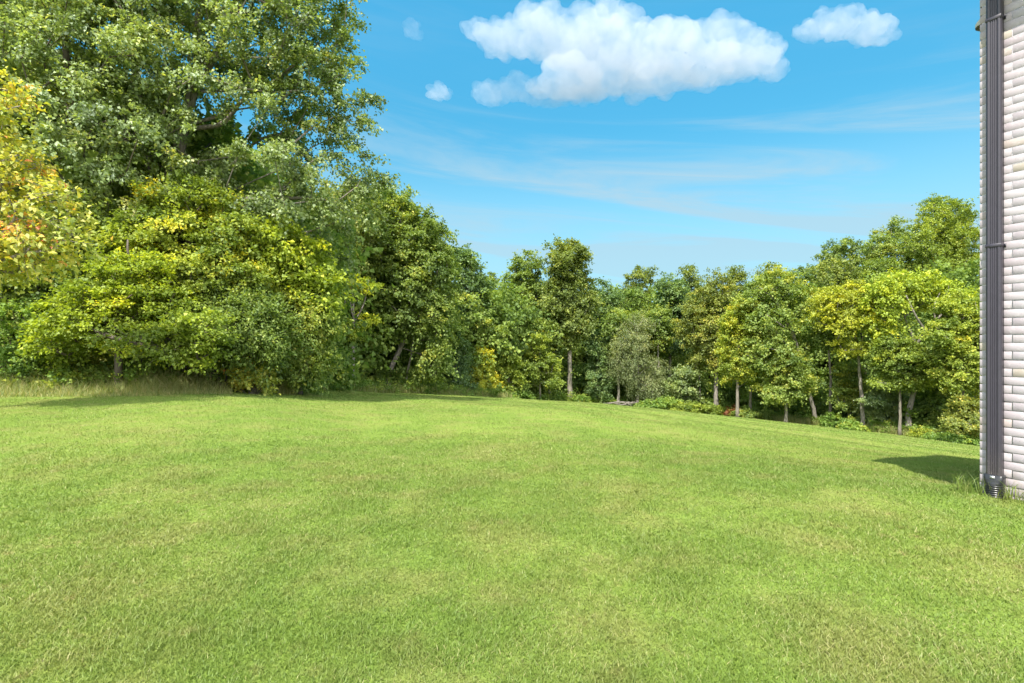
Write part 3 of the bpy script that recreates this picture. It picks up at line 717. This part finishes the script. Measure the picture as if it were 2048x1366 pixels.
mid('willow_like_tree', 'drooping silvery grey-green tree low in the middle of the wood', 1275, 50, 625, 50, 'grey', 42, low=795, n=120, leaf=17000, cr=1.0, L=.2, droop=.9, r0=.12, W=.4, bark='barkpale')
mid('young_tree', 'light green young tree crown above the silvery drooping tree', 1272, 53, 622, 32, 'lime', 43, low=720, n=50, leaf=8000, L=.22, cr=.85, tint=.36, r0=.1)
mid('yellow_sapling', 'bright yellow young tree at the foot of the wood', 968, 43, 692, 26, 'gold', 44, low=782, n=60, leaf=7000, L=.17, cr=.6, r0=.06, hollow=.2)
mid('sapling', 'pale green young tree right beside the bright yellow one', 1018, 45, 700, 24, 'lime', 45, low=778, n=52, leaf=6000, L=.19, cr=.65, r0=.07, tint=.40)
mid('sapling', 'light green layered young tree left of the long bare trunk', 1080, 47, 670, 34, 'lime', 46, low=770, n=62, leaf=7500, L=.2, cr=.75, r0=.08, tint=.30, flat=.4)
mid('sapling', 'grey-green bushy young tree right of the long bare trunk', 1196, 52, 660, 26, 'blue', 47, low=806, n=80, leaf=12000, L=.2, cr=.75, r0=.08, tint=.6)
mid('young_tree', 'lime green spray of leaves crossing the long bare trunk', 1112, 52.5, 610, 30, 'lime', 48, low=700, n=50, leaf=7000, L=.2, cr=.75, r0=.07, tint=.36)
mid('sapling', 'young green tree with broad leaves between the slim grey trunk and the twin trunks', 1365, 50, 735, 32, 'pale', 49, low=815, n=55, leaf=7500, L=.2, cr=.65, r0=.06)
mid('dark_sapling', 'dark green young tree at the foot of the pale trunk left of the yellow one', 905, 41, 660, 36, 'blue', 50, low=790, n=90, leaf=12000, L=.19, cr=.75, r0=.08, tint=.4)
for i, (px, Y, r_, up_, lb_) in enumerate(((1236, 51, .13, 700, 'slim straight grey trunk with a tuft of leaves left of the silvery drooping tree'), (1500, 45, .12, 690, 'slim trunk with small crown right of the glowing yellow-green tree'),
        (1660, 42.6, .13, 700, 'slim trunk with small crown left of the slim curved trunk'), (1098, 50, .10, 715, 'slim pale stem with a leaf tuft left of the long bare trunk'), (955, 44, .10, 700, 'slim pale stem behind the bright yellow young tree'), (1318, 51.5, .12, 690, 'slim pale stem left of the slim grey trunk'))):
    tree('slender_tree', lb_, (px, Y), [(px+2, 760), (px-3, up_), (px+3, up_-60)], [(px, up_-50, 26, 26), (px+8, up_-20, 20, 14), (px-14, up_-30, 16, 14)], 'mid', 'barkpale', G1, seed=300+i, r0=r_, n_clump=26, cr=.7, n_leaf=3800, L=.2, twig=7, hollow=.2, tint_mu=.55)
# ---- right
mid('bright_tree', 'glowing yellow-green tree beside the leaning dead-branched tree', 1475, 44, 600, 42, 'lime', 61, low=760, n=100, leaf=14000, L=.2, cr=.8, r0=.13, tint=.60)
tree('leaning_tree', 'green tree with leaning forked trunk and bare inner branches', (1632, 43),
     [(1628, 820), (1605, 740), (1597, 700), (1585, 660), (1560, 610), (1545, 575)],
     [(1548, 575, 48, 32), (1520, 610, 44, 34), (1580, 605, 44, 36), (1545, 640, 52, 26, -1), (1590, 690, 34, 30, 1), (1540, 700, 50, 32, -1), (1570, 760, 40, 26)],
     'mid', 'barkpale', G1, seed=62, r0=.16, n_clump=150, cr=.8, n_leaf=25000, L=.19, twig=8, tint_mu=.62, hollow=.4,
     stems=[(.13, [(1590, 680, -.6), (1572, 640, -1), (1550, 600, -1), (1520, 575, -1)]), (.08, [(1585, 665, -.6), (1562, 650, -1), (1532, 628, -1)])])
mid('sapling', 'layered green young tree on a short thick trunk in front of the shade', 1572, 41.5, 700, 42, 'mid', 63, low=800, n=80, leaf=11000, L=.19, cr=.75, r0=.12, bark='barkpale', tint=.66, flat=.35)
mid('olive_tree', 'olive crown rising behind the leaning tree', 1675, 56, 520, 62, 'olive', 64, low=720, n=130, leaf=21000, L=.24, cr=1.1, tint=.52, r0=.2)
mid('forest_tree', 'dull green skyline crown left of the big right-hand crowns', 1545, 62, 528, 44, 'olive', 65, low=700, n=90, leaf=13500, L=.26)
mid('forest_tree', 'small dark skyline crown between two olive crowns', 1605, 66, 540, 36, 'mid', 66, low=700, n=70, leaf=11000, L=.27)
tree('yellow_tree', 'golden yellow crown on a tall slim curved trunk at right', (1726, 39.5),
     [(1724, 800), (1718, 740), (1716, 700), (1706, 660), (1700, 620)],
     [(1700, 600, 60, 28), (1660, 630, 34, 24), (1740, 600, 40, 30), (1690, 640, 50, 22, -.6), (1700, 690, 36, 14, -.5), (1665, 600, 30, 20)],
     'gold', 'barkpale', G1, seed=67, r0=.15, n_clump=120, cr=.65, n_leaf=15500, L=.17, twig=8, flat=.45, hollow=.2, tint_mu=.30, tint_clump=.1,
     stems=[(.08, [(1716, 700, -.3), (1728, 670, -.4), (1732, 630, -.4)])])
tree('yellow_tree', 'yellow and orange flecked crown with bare forked limbs below the big right-hand crowns', (1815, 37.5),
     [(1818, 815), (1836, 760), (1832, 690), (1810, 640), (1800, 600)],
     [(1800, 580, 60, 28), (1860, 590, 55, 26), (1770, 600, 40, 28), (1900, 610, 40, 28), (1830, 565, 50, 18), (1770, 640, 34, 26)],
     'yell', 'barkpale', G1, seed=68, r0=.19, n_clump=130, cr=.7, n_leaf=18000, L=.175, twig=8, flat=.5, hollow=.2, tint_mu=.36,
     stems=[(.11, [(1832, 690, -.3), (1858, 655, -1), (1882, 630, -1), (1912, 600, -1)]), (.09, [(1852, 664, -1), (1830, 630, -1.2), (1812, 590, -1.2)]), (.06, [(1870, 640, -1), (1868, 610, -1), (1880, 585, -1)])])
mid('layered_tree', 'light green layered tree in front of the pale leaning trunk', 1800, 37, 680, 60, 'lime', 69, low=775, n=110, leaf=17000, L=.18, cr=.7, r0=.09, tint=.26, flat=.35, droop=.2)
mid('bright_tree', 'bright yellow-green leafy tree touching the house corner', 1925, 35, 590, 70, 'lime', 70, low=780, n=170, leaf=30000, L=.175, cr=.75, r0=.16, tint=.42, flat=.45)
mid('hill_tree', 'big light green crown on the skyline nearest the house', 1890, 60, 400, 95, 'lime', 71, low=640, n=210, leaf=36000, L=.24, cr=1.2, r0=.22, tint=.34)
mid('hill_tree', 'dark crown poking highest above the light green skyline crown', 1880, 68, 388, 50, 'mid', 72, low=560, n=90, leaf=13000, L=.28, cr=1.2, r0=.22, tint=.4)
mid('hill_tree', 'rounded mid green skyline crown on the rising ground at right', 1790, 64, 440, 70, 'mid', 73, low=660, n=150, leaf=24000, L=.26, cr=1.25, r0=.2, tint=.62)
mid('hill_tree', 'dark feathery skyline crown at the left end of the rising crowns', 1690, 68, 476, 62, 'mid', 74, low=640, n=120, leaf=18000, L=.28, cr=1.2, r0=.2, tint=.45)
mid('hill_tree', 'yellowish crown tucked under the skyline crowns beside the house', 1760, 55, 520, 60, 'lime', 75, low=660, n=110, leaf=17000, L=.23, cr=1.0, r0=.2, tint=.22)
mid('sapling', 'green young tree with a stout grey trunk beside the slim curved trunk', 1698, 42, 725, 32, 'mid', 76, low=815, n=70, leaf=9500, L=.18, cr=.65, r0=.14, bark='barkpale', tint=.6, flat=.4)
mid('sapling', 'broad low green young tree right of the slim curved trunk', 1772, 40, 765, 38, 'pale', 77, low=850, n=90, leaf=13000, L=.175, cr=.65, r0=.07, tint=.35, flat=.45)
mid('sapling', 'dark green young tree in the shade right of the pale leaning trunk', 1884, 39.5, 730, 44, 'mid', 78, low=860, n=100, leaf=15000, L=.18, cr=.7, r0=.09, tint=.5)
mid('autumn_bush', 'yellow-spotted young tree at the foot of the wood beside the house', 1930, 33.5, 795, 36, 'rust', 79, low=880, n=70, leaf=9500, L=.16, cr=.55, r0=.05, tint=.42, tint_leaf=.2)

# ---- the mass of the wood behind, as one
rng = np.random.default_rng(77)
LV, LQ, LA, n0 = [], [], [], 0; wb = MB()
for i in range(150):
    t = rng.uniform(-1.05, 1.0); rr = edge_r(t)+rng.uniform(4.5, 34)
    if t > .33: rr = edge_r(t)+rng.uniform(9, 34)
    if t < -0.55: rr = edge_r(t)+rng.uniform(4, 20)
    x, y = rr*math.sin(t), rr*math.cos(t); z = float(ground(x, y)); px = CX+F*x/y
    top_row = np.interp(px, [-400, 0, 500, 700, 800, 900, 1000, 1200, 1300, 1500, 1600, 1700, 1800, 1900, 2300], [-100, 60, 300, 470, 520, 560, 568, 575, 580, 580, 575, 560, 545, 530, 500])
    top = HC+(CY-top_row-rng.uniform(0, 55))/F*y
    H = max(5, top-z); cw = rng.uniform(2.2, 3.6); b = np.array([x, y, z])
    wb.tube(spline([b-[0, 0, .3], b+[rng.normal(0, .3), 0, H*.5], b+[rng.normal(0, .6), 0, H*.9]], 7), np.linspace(.2, .05, 7), 6)
    lob = [(x, y, z+H*f, cw*k, cw*k, H*.16) for f, k in ((.86, .7), (.66, 1), (.46, .95))]
    C = crown_points(rng, lob, 34, 1.0, .5); o = unit(C-np.array([x, y, z+H*.6]))
    V, Q, A, _ = foliage(rng, C, o, 1.5*rng.uniform(.8, 1.3, len(C)), 4400, .31, twigs=7, tint_mu=rng.uniform(.3, .62), droop=.3)
    LV.append(V); LQ.append(Q+n0); LA.append(A); n0 += len(V)
# low growth between the trunks
for i in range(640):
    t = rng.uniform(-0.95, 0.9); rr = edge_r(t)+rng.uniform(2.6, 16)
    x, y = rr*math.sin(t), rr*math.cos(t); z = float(ground(x, y)); h = rng.uniform(1.0, 4.2)
    C = np.array([x, y, z])+rng.normal(0, 1, (9, 3))*[.9, .9, .35*h]+[0, 0, h*.5]; C[:, 2] = np.maximum(C[:, 2], z+.2)
    V, Q, A, _ = foliage(rng, C, unit(rng.normal(0, 1, (9, 3))+[0, 0, .6]), rng.uniform(.5, 1.0, 9), 620, .25, twigs=7, tint_mu=rng.uniform(.25, .6))
    LV.append(V); LQ.append(Q+n0); LA.append(A); n0 += len(V)
wood = link('woods', np_mesh('woods', np.concatenate(LV), [np.concatenate(LQ)], np.concatenate(LA)), mat=M['woodleaf'])
tag(wood, 'dense green wood standing behind the front row of trees', 'wood', kind='stuff')
wt = wb.build('trunks', M['barkdark'], wood, smooth=True); wt['kind'] = 'stuff'

# ---- growth along the foot of the wood
LV, LQ, LA, n0 = [], [], [], 0
for i in range(520):
    t = rng.uniform(-0.80, 0.76); rr = edge_r(t)+rng.uniform(0.2, 1.9)
    x, y = rr*math.sin(t), rr*math.cos(t); z = float(ground(x, y)); h = rng.uniform(.2, .75)*(1.3 if t > .2 else 1)
    k = 5; C = np.array([x, y, z])+rng.normal(0, 1, (k, 3))*[.35, .35, .18*h]+[0, 0, h*.5]; C[:, 2] = np.maximum(C[:, 2], z+.06)
    V, Q, A, _ = foliage(rng, C, unit(rng.normal(0, .6, (k, 3))+[0, 0, .8]), rng.uniform(.25, .5, k), 260, .10 if t < 0 else .14, twigs=6, tint_mu=rng.uniform(.3, .7))
    LV.append(V); LQ.append(Q+n0); LA.append(A); n0 += len(V)
ug = link('undergrowth', np_mesh('undergrowth', np.concatenate(LV), [np.concatenate(LQ)], np.concatenate(LA)), mat=M['weed'])
tag(ug, 'low green weeds and seedlings along the foot of the wood', 'undergrowth', kind='stuff')

def bush(name, label, px, Y, row_top, rx, mat, seed, n=30, leaf=5000, L=.12, cr=.45, group='bushes at the foot of the wood', cat='bush', ry=None, **kw):
    rng = np.random.default_rng(seed); b = at(px, Y); k = Y/F
    zt = HC+(CY-row_top)*k; h = max(.35, zt-b[2]); w = rx*k
    lob = [(b[0]+rng.uniform(-.3, .3)*w, b[1], b[2]+h*.5, w*.7, min(w, 1.4)*.8, h*.5), (b[0]-w*.45, b[1], b[2]+h*.38, w*.5, min(w, 1.4)*.7, h*.36), (b[0]+w*.45, b[1], b[2]+h*.38, w*.5, min(w, 1.4)*.7, h*.36)]
    C = crown_points(rng, lob, n, cr*.7, .5); C[:, 2] = np.maximum(C[:, 2], ground(C[:, 0], C[:, 1])+.1)
    V, Q, A, tw = foliage(rng, C, unit(C-b+np.array([0, 0, .2])), cr*rng.uniform(.7, 1.2, len(C)), leaf, L, twigs=7, **kw)
    root = empty(name, tuple(b)); tag(root, label, cat, group)
    link('foliage', np_mesh('foliage', V-b, [Q], A), root, M[mat])
    wb = MB(); st = b+rng.normal(0, 1, (len(C), 3))*[.15*w, .15, 0]; st[:, 2] = ground(st[:, 0], st[:, 1])-.05
    fv, fq = frusta(st, C, np.full(len(C), .016), np.full(len(C), .006), 4); wb.add(fv-b, fq); wb.build('stems', M['bark'], root)
bush('thicket_bush', 'tangled green thicket at the far left behind the tall grass', 30, 14.3, 600, 110, 'weed', 201, 80, 16000, .075, .42, tint_mu=.45)
bush('thicket_bush', 'low brushy thicket between the dark trunk and the brown trunk at left', 160, 14.7, 700, 70, 'olive', 202, 55, 10000, .065, .35, tint_mu=.5)
bush('low_bush', 'bright green low bush at the foot of the brown maple trunk', 160, 14.0, 742, 40, 'weed', 203, 30, 5500, .08, .32, tint_mu=.6)
bush('autumn_bush', 'low bush with orange and yellow leaves under the rounded dark green tree', 505, 15.0, 715, 38, 'orange', 204, 26, 2600, .10, .35, tint_mu=.42)
bush('low_bush', 'mound of bright green weeds at the edge of the mown slope', 1320, 47.5, 800, 46, 'weed', 206, 60, 9000, .15, .5, tint_mu=.6)
bush('flowering_bush', 'weedy mound flecked with yellow flowers left of the pale trunk', 1392, 46, 808, 56, 'lime', 207, 70, 9000, .14, .5, tint_mu=.32)
bush('red_bush', 'small rust red bush at the foot of the pale trunk', 1466, 45.5, 812, 13, 'redleaf', 208, 16, 1300, .16, .35, tint_mu=.5)
bush('low_bush', 'low green growth right of the rust red bush', 1500, 44.5, 818, 34, 'mid', 209, 36, 5000, .15, .45, tint_mu=.6)
bush('low_bush', 'leafy green clump between the stout grey trunk and its neighbour', 1668, 40.5, 830, 26, 'weed', 210, 26, 3600, .14, .4)
bush('low_bush', 'pale green clump at the foot of the slim curved trunk', 1705, 38.6, 848, 22, 'weed', 211, 24, 3000, .13, .35, tint_mu=.65)
bush('low_bush', 'rounded yellow-green clump right of the pale leaning trunk', 1852, 35.6, 862, 22, 'lime', 212, 26, 3300, .12, .35, tint_mu=.45)
bush('low_bush', 'bank of tall green weeds on the far slope beside the house', 1910, 33.2, 868, 50, 'weed', 213, 60, 8500, .12, .35, tint_mu=.5)
# fallen branches on the grass edge
rng = np.random.default_rng(9)
mbx = MB(); b = at(1246, 49)
for i in range(16):
    a = b+rng.normal(0, 1, 3)*[.7, .35, .0]+[0, 0, rng.uniform(.05, .5)]; dd = rng.normal(0, 1, 3)*[1.3, .5, .22]
    mbx.tube(np.array([a-dd*.6, a+[0, 0, .08], a+dd*.6])-b, [.045, .035, .015], 5)
bp_ = mbx.build('brush_pile', M['barkpale']); bp_.location = tuple(b); tag(bp_, 'small pile of bare fallen branches on the crest of the lawn', 'brush pile')

# ------------------------------------------------------------------ grasses
def vnoise(x, y, seed):
    # value noise in -1..1
    g = np.random.default_rng(seed).uniform(-1, 1, (256, 256))
    xi, yi = np.floor(x).astype(int), np.floor(y).astype(int); fx, fy = x-xi, y-yi
    fx = fx*fx*(3-2*fx); fy = fy*fy*(3-2*fy); G = lambda a, b: g[a % 256, b % 256]
    return (G(xi, yi)*(1-fx)+G(xi+1, yi)*fx)*(1-fy)+(G(xi, yi+1)*(1-fx)+G(xi+1, yi+1)*fx)*fy
def blades(rng, x, y, h, w, lean, seg2):
    n = len(x); z = ground(x, y); th = rng.uniform(0, 2*math.pi, n)
    side = np.stack([np.cos(th), np.sin(th), np.zeros(n)], 1)*w[:, None]*.5
    ph = rng.uniform(0, 2*math.pi, n); ln = np.stack([np.cos(ph), np.sin(ph), np.zeros(n)], 1)*(lean*h)[:, None]
    b = np.stack([x, y, z-.004], 1); up = np.array([0, 0, 1.0])*h[:, None]
    if seg2:
        m = b+up*.58+ln*.30; t = b+up*.95+ln
        V = np.stack([b-side, b+side, m+side*.8, m-side*.8, t], 1).reshape(-1, 3); k = np.arange(n)[:, None]*5
        return V, k+np.array([[0, 1, 2, 3]]), k+np.array([[3, 2, 4]])
    V = np.stack([b-side, b+side, b+up+ln], 1).reshape(-1, 3); k = np.arange(n)[:, None]*3
    return V, None, k+np.array([[0, 1, 2]])
rng = np.random.default_rng(21)
def scatter(n, r0, r1, p, t0=-.86, t1=.86):
    u = rng.random(n); e = 1-p; r = (r0**e+u*(r1**e-r0**e))**(1/e); t = rng.uniform(t0, t1, n)
    x, y = r*np.sin(t), r*np.cos(t)
    q = np.stack([x, y], 1)-C0[:2]; inside = (q@WN[:2] < .02) & (q@WD[:2] < .02)
    keep = (r < edge_r(t)+.5) & ~inside
    return x[keep], y[keep], r[keep]
Vs, Qs, Ts, aq, at_, n0 = [], [], [], [], [], 0
for n, r0, r1, p, two in ((NEAR_N, 1.15, 10.0, .60, True), (FAR_N, 3.5, 46.0, .62, False)):
    x, y, r = scatter(n, r0, r1, p)
    f = np.clip((r-3.5)/6.5, 0, 1); f = f*f*(3-2*f); k = rng.random(len(r)) < (1-f if two else f); x, y, r = x[k], y[k], r[k]
    w = .0019+.00064*r; h = rng.uniform(.010, .026, len(r))*(1+.032*r); lean = rng.uniform(.3, 1.3, len(r))
    cl = vnoise(x*2.3, y*2.3, 3)+.7*vnoise(x*9, y*9, 4); h *= np.clip(1+.30*cl, .5, 1.5)
    V, Q, T = blades(rng, x, y, h, w*rng.uniform(.7, 1.3, len(r)), lean, two)
    a = np.clip(rng.normal(.5, .19, len(r))+.16*vnoise(x*1.1, y*.8, 7)+.12*vnoise(x*4.5, y*4.5, 8), 0, 1)
    if Q is not None: Qs.append(Q+n0); aq.append(a)
    Ts.append(T+n0); at_.append(a); Vs.append(V); n0 += len(V)
# longer tufts against the wall and round the drain pipe
k = 900; s = rng.uniform(-.15, 1.7, k); dd = np.abs(rng.normal(0, .05, k))+.018
P = C0[None]-WD[None]*s[:, None]+WN[None]*dd[:, None]
V, Q, T = blades(rng, P[:, 0], P[:, 1], rng.uniform(.05, .19, k), rng.uniform(.003, .006, k), rng.uniform(.2, .8, k), True)
a = np.clip(rng.normal(.55, .2, k), 0, 1); Vs.append(V); Qs.append(Q+n0); aq.append(a); Ts.append(T+n0); at_.append(a); n0 += len(V)
gr = link('grass', np_mesh('grass', np.concatenate(Vs), [np.concatenate(Qs), np.concatenate(Ts)], np.concatenate(aq+at_)), mat=M['blade'])
tag(gr, 'short mown green lawn grass with yellowish patches', 'grass', kind='stuff')
# tall dry grass before the left wood, and in a thin line on the far slope
th = np.concatenate([rng.uniform(-.80, -.36, 17000), rng.uniform(-.36, .0, 3000), rng.uniform(.44, .76, 7000)])
rr = edge_r(th)+np.where(th < -.5, rng.uniform(-1.9, .6, len(th)), rng.uniform(-.6, .5, len(th)))
fall = np.clip((rr-edge_r(th)+2.0)/2.0, .15, 1)
x, y = rr*np.sin(th), rr*np.cos(th)
V, Q, T = blades(rng, x, y, rng.uniform(.25, .75, len(x))*fall, rng.uniform(.009, .018, len(x))*np.clip(rr/24, .8, 1.8), rng.uniform(.1, .9, len(x)), True)
a = np.clip(rng.normal(.42, .25, len(x)), 0, 1)
tg = link('tall_grass', np_mesh('tall_grass', V, [Q, T], np.concatenate([a, a])), mat=M['dry'])
tag(tg, 'tall dry grass between the mown lawn and the wood', 'tall grass', kind='stuff')
